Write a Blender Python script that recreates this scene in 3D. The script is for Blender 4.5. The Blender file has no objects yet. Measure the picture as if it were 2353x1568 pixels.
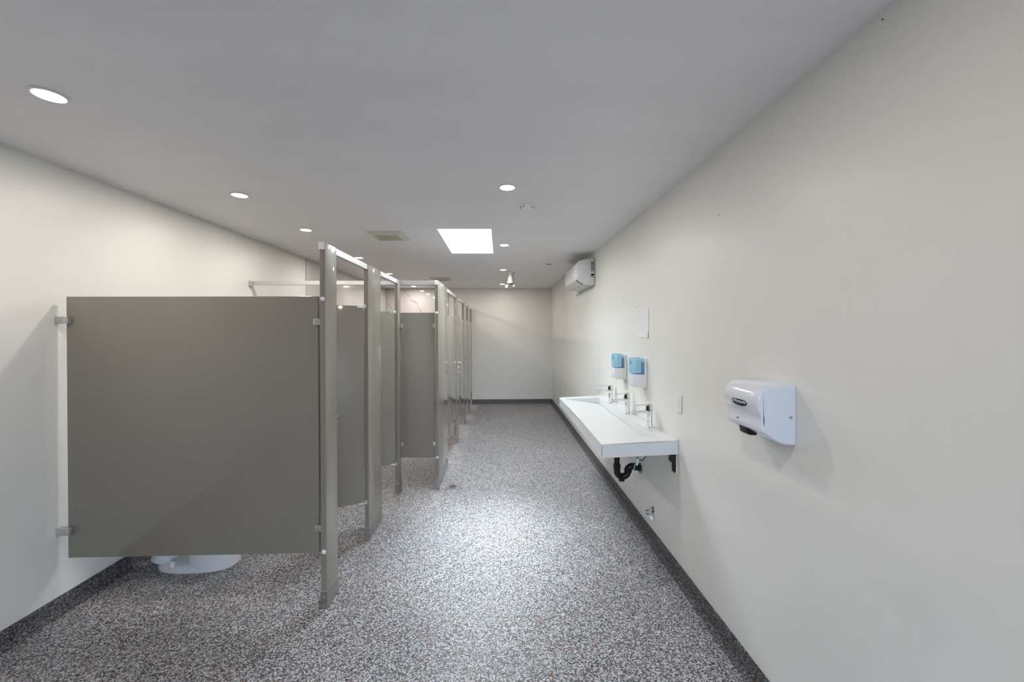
import bpy, bmesh, math, random
from math import pi, sin, cos, radians
from mathutils import Vector, Matrix

SC = bpy.context.scene
COL = SC.collection
random.seed(7)

# ------------------------------------------------------------------ camera
XL, XR, ZC, YF, YB = -2.479, 1.128, 2.516, 8.689, -1.5
cam_d = bpy.data.cameras.new('camera')
cam_d.sensor_fit = 'HORIZONTAL'
cam_d.sensor_width = 36.0
cam_d.lens = 36.0 * 915.0 / 2353.0
cam_d.shift_x = (1176.5 - 1165.2) / 2353.0
cam_d.shift_y = -(784.0 - 765.96) / 2353.0
cam_d.clip_start = 0.02
cam = bpy.data.objects.new('camera', cam_d)
COL.objects.link(cam)
yaw, pitch, roll = 0.01749, 0.00383, -0.00378
F = Vector((sin(yaw) * cos(pitch), cos(yaw) * cos(pitch), -sin(pitch)))
R = Vector((cos(yaw), -sin(yaw), 0))
U = R.cross(F)
R2 = R * cos(roll) + U * sin(roll)
U2 = U * cos(roll) - R * sin(roll)
M = Matrix((R2, U2, -F)).transposed().to_4x4()
M.translation = Vector((0, 0, 1.5718))
cam.matrix_world = M
SC.camera = cam

# ------------------------------------------------------------------ world, exposure
w = bpy.data.worlds.new('world'); SC.world = w
w.use_nodes = True
bgn = w.node_tree.nodes['Background']
# plain outdoor light: even blue-white sky above the horizon, dull ground below it
wn, wl = w.node_tree.nodes, w.node_tree.links
tc = wn.new('ShaderNodeTexCoord'); sx = wn.new('ShaderNodeSeparateXYZ'); wl.new(tc.outputs['Generated'], sx.inputs[0])
wr = wn.new('ShaderNodeValToRGB')
wr.color_ramp.elements[0].position = 0.49; wr.color_ramp.elements[0].color = (0.07, 0.07, 0.065, 1)
wr.color_ramp.elements[1].position = 0.51; wr.color_ramp.elements[1].color = (0.58, 0.74, 1.0, 1)
wm = wn.new('ShaderNodeMapRange'); wm.inputs[1].default_value = -1; wm.inputs[2].default_value = 1
wl.new(sx.outputs[2], wm.inputs[0]); wl.new(wm.outputs[0], wr.inputs[0]); wl.new(wr.outputs[0], bgn.inputs[0])
bgn.inputs[1].default_value = 13.5
SC.view_settings.view_transform = 'Standard'
SC.view_settings.look = 'None'
SC.view_settings.exposure = 0.0
SC.view_settings.gamma = 1.0
SC.view_settings.use_curve_mapping = False
LAMP_W = 7.7
LAMP_COL = (1.0, 0.93, 0.85)
SKY_EM = 34.0
BEAM_W = 12.5
SKY_COL = (0.80, 0.92, 1.0)
# portal so that the daylight entering the doorway behind the camera is sampled well
pd = bpy.data.lights.new('doorway_portal', 'AREA'); pd.shape = 'RECTANGLE'; pd.size = 0.95; pd.size_y = 2.05
pd.cycles.is_portal = True
po = bpy.data.objects.new('doorway_portal', pd); COL.objects.link(po)
po.location = (0.57, YB - .10, 1.03); po.rotation_euler = (radians(90), 0, 0)

# ------------------------------------------------------------------ materials
def mat(name, col, rough=0.5, metal=0.0, spec=0.5, coat=0.0, emit=None, es=0.0, trans=0.0, ior=1.45, alpha=1.0):
    m = bpy.data.materials.new(name); m.use_nodes = True
    b = m.node_tree.nodes['Principled BSDF']
    b.inputs['Base Color'].default_value = (*col, 1)
    b.inputs['Roughness'].default_value = rough
    b.inputs['Metallic'].default_value = metal
    b.inputs['Specular IOR Level'].default_value = spec
    b.inputs['Coat Weight'].default_value = coat
    b.inputs['IOR'].default_value = ior
    b.inputs['Transmission Weight'].default_value = trans
    b.inputs['Alpha'].default_value = alpha
    if emit:
        b.inputs['Emission Color'].default_value = (*emit, 1)
        b.inputs['Emission Strength'].default_value = es
    return m

def nodes(m):
    return m.node_tree.nodes, m.node_tree.links, m.node_tree.nodes['Principled BSDF']

def add_variation(m, col, amt=0.04, scale=1.2, bump=0.0, bscale=60, bdist=0.002, stretch=(1, 1, 1)):
    """soft low-contrast colour variation plus fine surface relief"""
    n, l, b = nodes(m)
    g = n.new('ShaderNodeNewGeometry')
    mp = n.new('ShaderNodeMapping'); mp.inputs['Scale'].default_value = stretch
    l.new(g.outputs['Position'], mp.inputs['Vector'])
    t = n.new('ShaderNodeTexNoise'); t.inputs['Scale'].default_value = scale; t.inputs['Detail'].default_value = 3
    l.new(mp.outputs[0], t.inputs['Vector'])
    r = n.new('ShaderNodeValToRGB')
    r.color_ramp.elements[0].position = 0.3; r.color_ramp.elements[1].position = 0.7
    r.color_ramp.elements[0].color = (*[c * (1 - amt) for c in col], 1)
    r.color_ramp.elements[1].color = (*[min(1, c * (1 + amt)) for c in col], 1)
    l.new(t.outputs[0], r.inputs[0]); l.new(r.outputs[0], b.inputs['Base Color'])
    if bump:
        t2 = n.new('ShaderNodeTexNoise'); t2.inputs['Scale'].default_value = bscale; t2.inputs['Detail'].default_value = 4
        l.new(mp.outputs[0], t2.inputs['Vector'])
        bp = n.new('ShaderNodeBump'); bp.inputs['Strength'].default_value = bump; bp.inputs['Distance'].default_value = bdist
        l.new(t2.outputs[0], bp.inputs['Height']); l.new(bp.outputs[0], b.inputs['Normal'])

def speckle(name, stops, scale=150, rough=0.42, bump=0.25):
    """chips of broadcast quartz in clear epoxy: every Voronoi cell takes one chip colour"""
    m = mat(name, (0.3, 0.3, 0.3), rough)
    n, l, b = nodes(m)
    g = n.new('ShaderNodeNewGeometry')
    nz = n.new('ShaderNodeTexNoise'); nz.inputs['Scale'].default_value = scale * 0.9; nz.inputs['Detail'].default_value = 2
    l.new(g.outputs['Position'], nz.inputs['Vector'])
    mx = n.new('ShaderNodeMix'); mx.data_type = 'VECTOR'; mx.inputs[0].default_value = 0.006
    l.new(g.outputs['Position'], mx.inputs[4]); l.new(nz.outputs['Color'], mx.inputs[5])
    v = n.new('ShaderNodeTexVoronoi'); v.inputs['Scale'].default_value = scale
    l.new(mx.outputs[1], v.inputs['Vector'])
    s = n.new('ShaderNodeSeparateColor'); l.new(v.outputs['Color'], s.inputs[0])
    r = n.new('ShaderNodeValToRGB'); r.color_ramp.interpolation = 'CONSTANT'
    el = r.color_ramp.elements
    while len(el) > 1: el.remove(el[-1])
    el[0].position = 0; el[0].color = (*stops[0][1], 1)
    for p, c in stops[1:]:
        e = el.new(p); e.color = (*c, 1)
    l.new(s.outputs[0], r.inputs[0])
    big = n.new('ShaderNodeTexNoise'); big.inputs['Scale'].default_value = 1.1; big.inputs['Detail'].default_value = 3
    l.new(g.outputs['Position'], big.inputs['Vector'])
    br = n.new('ShaderNodeMapRange'); br.inputs[1].default_value = 0.3; br.inputs[2].default_value = 0.7
    br.inputs[3].default_value = 0.92; br.inputs[4].default_value = 1.06
    l.new(big.outputs[0], br.inputs[0])
    mul = n.new('ShaderNodeMix'); mul.data_type = 'RGBA'; mul.blend_type = 'MULTIPLY'; mul.inputs[0].default_value = 1
    l.new(r.outputs[0], mul.inputs[6]); l.new(br.outputs[0], mul.inputs[7])
    l.new(mul.outputs[2], b.inputs['Base Color'])
    bp = n.new('ShaderNodeBump'); bp.inputs['Strength'].default_value = bump; bp.inputs['Distance'].default_value = 0.003
    l.new(s.outputs[1], bp.inputs['Height']); l.new(bp.outputs[0], b.inputs['Normal'])
    return m

WALLC = (0.80, 0.795, 0.755)
M_wall = mat('satin wall paint', WALLC, 0.38, spec=0.4); add_variation(M_wall, WALLC, 0.012, 0.9, 0.10, 140, 0.001)
CEILC = (0.86, 0.845, 0.865)
M_ceil = mat('ceiling paint', CEILC, 0.45, spec=0.35); add_variation(M_ceil, CEILC, 0.02, 1.6, 0.12, 3.0, 0.006, stretch=(0.35, 3.0, 1))
M_floor = speckle('quartz floor', [(0, (0.57, 0.575, 0.585)), (0.24, (0.40, 0.40, 0.43)), (0.40, (0.22, 0.22, 0.24)),
                                   (0.57, (0.10, 0.10, 0.11)), (0.74, (0.032, 0.034, 0.042)), (0.89, (0.17, 0.125, 0.09)),
                                   (0.982, (0.42, 0.09, 0.03))], 190)
M_base = speckle('quartz cove base', [(0, (0.26, 0.26, 0.275)), (0.16, (0.14, 0.14, 0.15)), (0.38, (0.075, 0.075, 0.08)),
                                      (0.62, (0.032, 0.032, 0.038)), (0.80, (0.012, 0.012, 0.015)), (0.91, (0.07, 0.05, 0.035)),
                                      (0.97, (0.22, 0.05, 0.03))], 190, rough=0.5, bump=0.4)
M_part = mat('grey enamel partition', (0.243, 0.217, 0.182), 0.36, spec=0.5, coat=1.0); M_part.node_tree.nodes['Principled BSDF'].inputs['Coat Roughness'].default_value = 0.05; M_part.node_tree.nodes['Principled BSDF'].inputs['Coat IOR'].default_value = 1.38; add_variation(M_part, (0.243, 0.217, 0.182), 0.015, 2.0, 0.05, 500, 0.0004)
M_rail = mat('satin aluminium rail', (0.62, 0.62, 0.62), 0.36, metal=0.5)
M_steel = mat('brushed stainless steel', (0.42, 0.41, 0.38), 0.33, metal=0.9); add_variation(M_steel, (0.42, 0.41, 0.38), 0.12, 9, 0.1, 90, 0.001, stretch=(1, 1, 8))
M_chrome = mat('chrome', (0.80, 0.80, 0.82), 0.06, metal=1.0)
M_zinc = mat('cast zinc hardware', (0.62, 0.61, 0.59), 0.30, metal=0.85)
M_solid = mat('white solid surface', (0.74, 0.75, 0.745), 0.22, spec=0.5)
M_dryer = mat('white gloss enamel', (0.74, 0.77, 0.84), 0.12, spec=0.5, coat=0.4)
M_plast = mat('white plastic', (0.82, 0.82, 0.84), 0.32)
M_plast2 = mat('off-white appliance plastic', (0.72, 0.735, 0.74), 0.36)
M_vent = mat('aged ivory plastic', (0.62, 0.62, 0.54), 0.5)
M_ventg = mat('ivory grille', (0.46, 0.45, 0.36), 0.6)
M_black = mat('black plastic', (0.006, 0.006, 0.007), 0.30, spec=0.35)
M_blackm = mat('black painted steel', (0.010, 0.010, 0.011), 0.5)
M_grey = mat('dark grey gap', (0.12, 0.12, 0.12), 0.5)
M_label = mat('grey printed label', (0.22, 0.23, 0.24), 0.5)
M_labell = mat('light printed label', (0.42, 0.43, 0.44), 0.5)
M_white = mat('white print', (0.85, 0.85, 0.85), 0.4)
M_silver = mat('grey print', (0.30, 0.30, 0.30), 0.4)
M_porc = mat('white porcelain', (0.80, 0.80, 0.80), 0.12, coat=0.3)
M_green = mat('tarnished green chrome', (0.30, 0.36, 0.30), 0.25, metal=0.9)
M_greent = mat('pale green tape', (0.42, 0.60, 0.42), 0.5)
M_paper = mat('white paper', (0.80, 0.80, 0.84), 0.7)
M_ink = mat('faint violet ink', (0.73, 0.72, 0.79), 0.7)
M_blue = bpy.data.materials.new('clear blue plastic'); M_blue.use_nodes = True
_n, _l = M_blue.node_tree.nodes, M_blue.node_tree.links
_n.remove(_n['Principled BSDF'])
_t = _n.new('ShaderNodeBsdfTransparent'); _t.inputs[0].default_value = (0.68, 0.87, 0.97, 1)
_g = _n.new('ShaderNodeBsdfGlossy'); _g.inputs['Roughness'].default_value = 0.08
_d = _n.new('ShaderNodeBsdfDiffuse'); _d.inputs[0].default_value = (0.25, 0.50, 0.70, 1)
_m = _n.new('ShaderNodeMixShader'); _m.inputs[0].default_value = 0.10; _l.new(_t.outputs[0], _m.inputs[1]); _l.new(_g.outputs[0], _m.inputs[2])
_m2 = _n.new('ShaderNodeMixShader'); _m2.inputs[0].default_value = 0.15; _l.new(_m.outputs[0], _m2.inputs[1]); _l.new(_d.outputs[0], _m2.inputs[2])
_l.new(_m2.outputs[0], _n['Material Output'].inputs[0])
M_gel = mat('blue soap', (0.08, 0.36, 0.60), 0.2)
M_cart = mat('pale soap cartridge', (0.88, 0.93, 0.90), 0.35)
M_purp = mat('purple print', (0.12, 0.02, 0.14), 0.5)
M_clear = mat('smoky clear plastic', (0.30, 0.285, 0.29), 0.3, trans=0.3, ior=1.2)
M_silver2 = mat('pale grey canopy', (0.50, 0.50, 0.53), 0.35)
M_head = mat('grey lamp housing', (0.24, 0.235, 0.21), 0.35)
M_hose = mat('dark rubber hose', (0.05, 0.055, 0.05), 0.5)
M_lens = mat('lit lamp lens', (0.9, 0.9, 0.9), 0.4, emit=(1, 0.95, 0.88), es=14.0)
M_sky = mat('daylight diffuser', (0.9, 0.9, 0.9), 0.5, emit=SKY_COL, es=SKY_EM)
M_caulk = mat('grey joint', (0.60, 0.59, 0.57), 0.6)
M_shaft = mat('white shaft lining', (0.88, 0.89, 0.90), 0.5)
M_dark = mat('dark slot', (0.02, 0.02, 0.02), 0.8)

# marble-look porcelain with thin wandering veins
MARB = (0.60, 0.575, 0.56)
M_marble = mat('polished marble porcelain', MARB, 0.05, spec=0.5)
n, l, b = nodes(M_marble)
g = n.new('ShaderNodeNewGeometry')
def vein(ka, kb, kc, ph, wob, width, nscale):
    t = n.new('ShaderNodeTexNoise'); t.inputs['Scale'].default_value = nscale; t.inputs['Detail'].default_value = 5; t.inputs['Roughness'].default_value = 0.55
    l.new(g.outputs['Position'], t.inputs['Vector'])
    d = n.new('ShaderNodeVectorMath'); d.operation = 'DOT_PRODUCT'; d.inputs[1].default_value = (ka, kb, kc); l.new(g.outputs['Position'], d.inputs[0])
    m1 = n.new('ShaderNodeMath'); m1.operation = 'MULTIPLY_ADD'; m1.inputs[1].default_value = wob; m1.inputs[2].default_value = ph; l.new(t.outputs[0], m1.inputs[0])
    m2 = n.new('ShaderNodeMath'); m2.operation = 'ADD'; l.new(m1.outputs[0], m2.inputs[0]); l.new(d.outputs['Value'], m2.inputs[1])
    fr = n.new('ShaderNodeMath'); fr.operation = 'PINGPONG'; fr.inputs[1].default_value = 1.0; l.new(m2.outputs[0], fr.inputs[0])
    mr = n.new('ShaderNodeMapRange'); mr.inputs[1].default_value = 0; mr.inputs[2].default_value = width; mr.inputs[3].default_value = 1; mr.inputs[4].default_value = 0
    l.new(fr.outputs[0], mr.inputs[0])
    t2 = n.new('ShaderNodeTexNoise'); t2.inputs['Scale'].default_value = 1.7; l.new(g.outputs['Position'], t2.inputs['Vector'])
    mk = n.new('ShaderNodeMapRange'); mk.inputs[1].default_value = .42; mk.inputs[2].default_value = .6; l.new(t2.outputs[0], mk.inputs[0])
    mm = n.new('ShaderNodeMath'); mm.operation = 'MULTIPLY'; l.new(mr.outputs[0], mm.inputs[0])
    mk2 = n.new('ShaderNodeMath'); mk2.operation = 'MAXIMUM'; mk2.inputs[1].default_value = .75; l.new(mk.outputs[0], mk2.inputs[0]); l.new(mk2.outputs[0], mm.inputs[1])
    return mm
v1 = vein(.62, 1.25, 1.08, 1.16, 1.5, 0.030, 1.1)
v2 = vein(.95, 1.6, 1.30, 1.1, 1.3, 0.010, 1.6)
mxx = n.new('ShaderNodeMath'); mxx.operation = 'MAXIMUM'; l.new(v1.outputs[0], mxx.inputs[0]); l.new(v2.outputs[0], mxx.inputs[1])
mr2 = n.new('ShaderNodeMath'); mr2.operation = 'MULTIPLY'; mr2.inputs[1].default_value = 0.8; l.new(mxx.outputs[0], mr2.inputs[0])
mc = n.new('ShaderNodeMix'); mc.data_type = 'RGBA'; mc.inputs[6].default_value = (*MARB, 1); mc.inputs[7].default_value = (0.30, 0.27, 0.25, 1)
l.new(mr2.outputs[0], mc.inputs[0]); l.new(mc.outputs[2], b.inputs['Base Color'])

# ------------------------------------------------------------------ mesh helpers
ORIG = {}
def BM(): return bmesh.new()

def bx(bm, x0, x1, y0, y1, z0, z1, bev=0.0, seg=2):
    vs = [bm.verts.new((x, y, z)) for x in (x0, x1) for y in (y0, y1) for z in (z0, z1)]
    q = [(0, 1, 3, 2), (4, 6, 7, 5), (0, 4, 5, 1), (2, 3, 7, 6), (0, 2, 6, 4), (1, 5, 7, 3)]
    fs = [bm.faces.new([vs[i] for i in f]) for f in q]
    if bev > 0:
        es = list({e for f in fs for e in f.edges})
        bmesh.ops.bevel(bm, geom=es, offset=bev, segments=seg, profile=0.6, affect='EDGES')
    return bm

def prism(bm, pts, axis, a0, a1, bev=0.0, seg=2):
    """extrude a 2-D outline; axis 'y': pts are (x,z); 'x': pts are (y,z); 'z': pts are (x,y)"""
    def P(p, a):
        return {'y': (p[0], a, p[1]), 'x': (a, p[0], p[1]), 'z': (p[0], p[1], a)}[axis]
    A = [bm.verts.new(P(p, a0)) for p in pts]; B = [bm.verts.new(P(p, a1)) for p in pts]
    n_ = len(pts)
    fs = [bm.faces.new(A), bm.faces.new(list(reversed(B)))]
    caps = list(fs)
    for i in range(n_):
        fs.append(bm.faces.new((A[i], B[i], B[(i + 1) % n_], A[(i + 1) % n_])))
    if bev:
        es = list({e for f in caps for e in f.edges})
        bmesh.ops.bevel(bm, geom=es, offset=bev, segments=seg, profile=0.6, affect='EDGES')
    return bm

def frame(d):
    d = d.normalized()
    a = Vector((0, 0, 1)) if abs(d.z) < 0.9 else Vector((1, 0, 0))
    u = d.cross(a).normalized(); v = d.cross(u).normalized()
    return u, v

def tube(bm, path, rad, seg=20, cap=True):
    """swept round section; rad one number or one per point"""
    path = [Vector(p) for p in path]
    rr = rad if isinstance(rad, (list, tuple)) else [rad] * len(path)
    rings = []
    u = None
    for i, p in enumerate(path):
        d = (path[min(i + 1, len(path) - 1)] - path[max(i - 1, 0)]).normalized()
        if u is None: u, v = frame(d)
        else:
            u = (u - d * u.dot(d)).normalized(); v = d.cross(u)
        rings.append([bm.verts.new(p + u * rr[i] * cos(2 * pi * k / seg) + v * rr[i] * sin(2 * pi * k / seg)) for k in range(seg)])
    for a, b_ in zip(rings, rings[1:]):
        for k in range(seg):
            bm.faces.new((a[k], a[(k + 1) % seg], b_[(k + 1) % seg], b_[k]))
    if cap:
        bm.faces.new(list(reversed(rings[0]))); bm.faces.new(rings[-1])
    return bm

def lathe(bm, prof, c, axis=(0, 0, 1), seg=32):
    """prof: (radius, height along axis) from c"""
    c = Vector(c); d = Vector(axis).normalized(); u, v = frame(d)
    rings = []
    for r, h in prof:
        if r < 1e-6: rings.append([bm.verts.new(c + d * h)])
        else: rings.append([bm.verts.new(c + d * h + u * r * cos(2 * pi * k / seg) + v * r * sin(2 * pi * k / seg)) for k in range(seg)])
    for a, b_ in zip(rings, rings[1:]):
        for k in range(seg):
            k2 = (k + 1) % seg
            if len(a) == 1 and len(b_) == 1: continue
            if len(a) == 1: bm.faces.new((a[0], b_[k2], b_[k]))
            elif len(b_) == 1: bm.faces.new((a[k], a[k2], b_[0]))
            else: bm.faces.new((a[k], a[k2], b_[k2], b_[k]))
    return bm

def loft(bm, secs, seg=40):
    """secs: (cx, cy, z, hx_front, hx_back, hy, power) – stacked super-ellipses"""
    rings = []
    for cx, cy, z, hf, hb, hy, pw in secs:
        ring = []
        for k in range(seg):
            t = 2 * pi * k / seg; ct, st = cos(t), sin(t)
            x = math.copysign(abs(ct) ** (2 / pw), ct); y = math.copysign(abs(st) ** (2 / pw), st)
            ring.append(bm.verts.new((cx + x * (hf if x > 0 else hb), cy + y * hy, z)))
        rings.append(ring)
    for a, b_ in zip(rings, rings[1:]):
        for k in range(seg): bm.faces.new((a[k], a[(k + 1) % seg], b_[(k + 1) % seg], b_[k]))
    bm.faces.new(list(reversed(rings[0]))); bm.faces.new(rings[-1])
    return bm

def rot_z(bm, c, ang):
    bmesh.ops.rotate(bm, verts=bm.verts, cent=Vector(c), matrix=Matrix.Rotation(ang, 3, 'Z'))
    return bm

def obj(name, bm, m, parent=None, smooth=False, label=None, kind=None):
    bmesh.ops.recalc_face_normals(bm, faces=bm.faces)
    if parent is None:
        xs = [v.co for v in bm.verts]
        lo = Vector((min(v.x for v in xs), min(v.y for v in xs), min(v.z for v in xs)))
        hi = Vector((max(v.x for v in xs), max(v.y for v in xs), max(v.z for v in xs)))
        org = Vector(((lo.x + hi.x) / 2, (lo.y + hi.y) / 2, lo.z))
    else: org = ORIG[parent.name]
    bmesh.ops.translate(bm, verts=bm.verts, vec=-org)
    me = bpy.data.meshes.new(name); bm.to_mesh(me); bm.free()
    if smooth:
        for p in me.polygons: p.use_smooth = True
        me.set_sharp_from_angle(angle=radians(38))
    me.materials.append(m)
    o = bpy.data.objects.new(name, me); COL.objects.link(o)
    if parent is None: o.location = org
    else: o.parent = parent
    ORIG[o.name] = org.copy()
    if label: o['label'] = label
    if kind: o['kind'] = kind
    return o

def thing(name, label, cat, loc, group=None):
    o = bpy.data.objects.new(name, None); COL.objects.link(o)
    o.empty_display_size = 0.1
    o.location = loc; ORIG[o.name] = Vector(loc)
    o['label'] = label; o['category'] = cat
    if group: o['group'] = group
    return o

def tag(o, label, cat, group=None):
    o['label'] = label; o['category'] = cat
    if group: o['group'] = group
    return o

def struct(name, bm, m, label=None, smooth=False):
    return obj(name, bm, m, None, smooth, label, 'structure')

def dup(root, delta, label):
    """copy a thing with its parts and sub-parts"""
    r = root.copy(); COL.objects.link(r); r.location = root.location + Vector(delta); r['label'] = label
    def rec(o, p):
        for ch in list(o.children):
            c = ch.copy(); COL.objects.link(c); c.parent = p
            rec(ch, c)
    rec(root, r)
    return r

def text_bm(s, size, mtx, depth=0.0004):
    cu = bpy.data.curves.new('t', 'FONT'); cu.body = s; cu.size = size; cu.extrude = depth
    cu.shear = 0.25; cu.align_x = 'CENTER'; cu.align_y = 'CENTER'
    o = bpy.data.objects.new('t', cu); COL.objects.link(o)
    dg = bpy.context.evaluated_depsgraph_get(); dg.update()
    me = bpy.data.meshes.new_from_object(o.evaluated_get(dg))
    bm = BM(); bm.from_mesh(me); bmesh.ops.transform(bm, matrix=mtx, verts=bm.verts)
    bpy.data.objects.remove(o); bpy.data.curves.remove(cu); bpy.data.meshes.remove(me)
    return bm

# ================================================================== ROOM SHELL
struct('floor', bx(BM(), XL - .15, XR + .15, YB - .15, YF + .15, -0.12, 0), M_floor, 'speckled quartz epoxy floor')
SX0, SX1, SY0, SY1 = -0.580, -0.074, 3.674, 4.80
c_ = BM()
for a in ((XL - .15, SX0, YB - .15, YF + .15), (SX1, XR + .15, YB - .15, YF + .15), (SX0, SX1, YB - .15, SY0), (SX0, SX1, SY1, YF + .15)):
    bx(c_, *a, ZC, ZC + .14)
struct('ceiling', c_, M_ceil, 'smooth painted ceiling')
struct('wall_left', bx(BM(), XL - .15, XL, YB - .15, YF + .15, 0, ZC), M_wall, 'off-white painted wall behind the stalls')
struct('wall_right', bx(BM(), XR, XR + .15, YB - .15, YF + .15, 0, ZC), M_wall, 'off-white painted wall with the basins')
struct('wall_far', bx(BM(), XL, XR, YF, YF + .15, 0, ZC), M_wall, 'off-white painted end wall')
D0, D1, DZ = 0.12, 1.02, 2.04
b_ = BM()
bx(b_, XL, D0, YB - .15, YB, 0, ZC); bx(b_, D1, XR, YB - .15, YB, 0, ZC); bx(b_, D0, D1, YB - .15, YB, DZ, ZC)
struct('wall_back', b_, M_wall, 'painted wall with an open doorway, behind the camera')

# cove base: coved profile run along each wall
def cove(sign):
    pts = [(0, 0), (0, 0.096), (0.007, 0.096), (0.009, 0.090), (0.009, 0.040)]
    for k in range(1, 6):
        a = pi + (pi / 2) * k / 6
        pts.append((0.035 + 0.026 * cos(a) , 0.030 + 0.026 * sin(a)))
    pts += [(0.038, 0.002), (0.040, 0.0)]
    return [(p[0] * sign, p[1]) for p in pts]
def cove_y(name, xw, s, y0, y1):
    bm = BM(); prism(bm, [(xw + p[0], p[1] + .0005) for p in cove(s)], 'y', y0, y1); return struct(name, bm, M_base, 'dark speckled cove base', True)
cove_y('baseboard_left', XL, 1, YB, YF)
cove_y('baseboard_right', XR, -1, YB, YF)
bm = BM(); prism(bm, [(YF + p[0], p[1] + .0005) for p in cove(-1)], 'x', XL + .01, XR - .01)
struct('baseboard_far', bm, M_base, 'dark speckled cove base', True)

# marble slabs on the left wall beyond y 5.14 and on the left part of the end wall
tile_wall = struct('trim_1', bx(BM(), XL, XL + .006, 5.14, YF - .002, .0975, ZC - .001), M_caulk, 'grout bed of the marble slabs')
def slab(x0, x1, y0, y1, z0, z1):
    return obj('slab', bx(BM(), x0, x1, y0, y1, z0, z1, 0.0008, 1), M_marble, tile_wall)
zs = [(.0985, .90), (.902, 1.70), (1.702, ZC - .002)]
y = 5.142
while y < YF - .05:
    y2 = min(y + 1.18, YF - .013)
    for z0, z1 in zs: slab(XL + .005, XL + .013, y, y2 - .0015, z0, z1)
    y = y2
tile_far = struct('trim_2', bx(BM(), XL + .014, -1.12, YF - .006, YF, .0975, ZC - .001), M_caulk, 'grout bed of the marble slabs')
x = XL + .015
while x < -1.15:
    x2 = min(x + 1.34, -1.12)
    for z0, z1 in zs:
        obj('slab', bx(BM(), x, x2 - .0015, YF - .013, YF - .005, z0, z1, 0.0008, 1), M_marble, tile_far)
    x = x2
struct('trim_3', bx(BM(), XL + .0005, XL + .016, 5.132, 5.1395, .098, ZC - .001, .001, 1), M_rail, 'metal edge trim of the marble slabs')
struct('trim_4', bx(BM(), XL + .0135, XL + .026, 5.14, YF - .014, ZC - .010, ZC - .0005), M_plast, 'white trim strip above the marble slabs')

# ================================================================== SKYLIGHT
sk = thing('skylight', 'white rectangular skylight set flush in the ceiling, glowing with daylight', 'skylight', (-.327, 4.237, ZC))
f_ = BM()
t_ = .006
SHT = .26
bx(f_, SX0, SX0 + t_, SY0, SY1, ZC + .001, ZC + SHT); bx(f_, SX1 - t_, SX1, SY0, SY1, ZC + .001, ZC + SHT)
bx(f_, SX0 + t_, SX1 - t_, SY0, SY0 + t_, ZC + .001, ZC + SHT); bx(f_, SX0 + t_, SX1 - t_, SY1 - t_, SY1, ZC + .001, ZC + SHT)
obj('shaft', f_, M_shaft, sk)
obj('diffuser', bx(BM(), SX0 + t_, SX1 - t_, SY0 + t_, SY1 - t_, ZC + SHT - .02, ZC + SHT - .01), M_sky, sk)

# daylight that the skylight throws down, leaning towards the camera
sl = bpy.data.lights.new('skylight_beam', 'AREA'); sl.shape = 'RECTANGLE'; sl.size = .46; sl.size_y = 1.04
sl.energy = BEAM_W; sl.color = SKY_COL; sl.spread = radians(34)
slo = bpy.data.objects.new('skylight_beam', sl); COL.objects.link(slo)
slo.location = (-.327, 4.237, ZC + SHT - .03)
slo.rotation_euler = (Vector((.12, -.50, -1)).to_track_quat('-Z', 'Y')).to_euler()
slo.scale = (1, .8, 1)

# ================================================================== DOWNLIGHTS
def downlight(x, y, label):
    t = thing('downlight', label, 'ceiling light', (x, y, ZC), 'recessed ceiling downlights')
    bm = BM(); lathe(bm, [(.046, -.0005), (.057, -.0005), (.059, -.003), (.055, -.006), (.049, -.006), (.046, -.002), (.046, -.0005)], (x, y, ZC))
    obj('trim_ring', bm, M_plast, t, True)
    bm = BM(); lathe(bm, [(0, -.0035), (.0485, -.0035), (.0485, -.001), (0, -.001)], (x, y, ZC))
    obj('lens', bm, M_lens, t)
    return t
ld = bpy.data.lights.new('downlight_lamp', 'AREA'); ld.shape = 'DISK'; ld.size = 0.086; ld.energy = LAMP_W; ld.color = LAMP_COL
def lamp(x, y):
    o = bpy.data.objects.new('downlight_lamp', ld); COL.objects.link(o); o.location = (x, y, ZC - .0075)
LEFT = [(1.61, 'round lit downlight nearest the camera, alone at the top left'), (2.762, 'lit downlight over the nearest toilet stall, second of the left row'),
        (3.693, 'lit downlight over the second toilet stall, third of the left row'), (5.066, 'lit downlight seen just above the first stall headrail, fourth of the left row'),
        (6.46, 'lit downlight above the narrow front headrail, fifth of the left row'), (7.397, 'lit downlight touching the cross headrail, sixth of the left row'),
        (8.243, 'lit downlight seen below the cross headrail, farthest of the left row')]
RIGHT = [(2.602, 'lit downlight beside the smoke detector, nearest of the centre row'), (4.334, 'lit downlight just right of the skylight'),
         (6.067, 'lit downlight behind the skylight, nearer of the two by the twin emergency lamps'), (7.894, 'lit downlight close to the end wall, farthest of the centre row')]
d0 = downlight(-1.78, LEFT[0][0], LEFT[0][1]); lamp(-1.78, LEFT[0][0])
for yy, lb in LEFT[1:]:
    dup(d0, (0, yy - LEFT[0][0], 0), lb); lamp(-1.78, yy)
for yy, lb in RIGHT:
    dup(d0, (1.83, yy - LEFT[0][0], 0), lb); lamp(.05, yy)

lamp(.05, .87)   # added unseen lamp at the row's spacing, brightens the upper right wall

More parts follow.
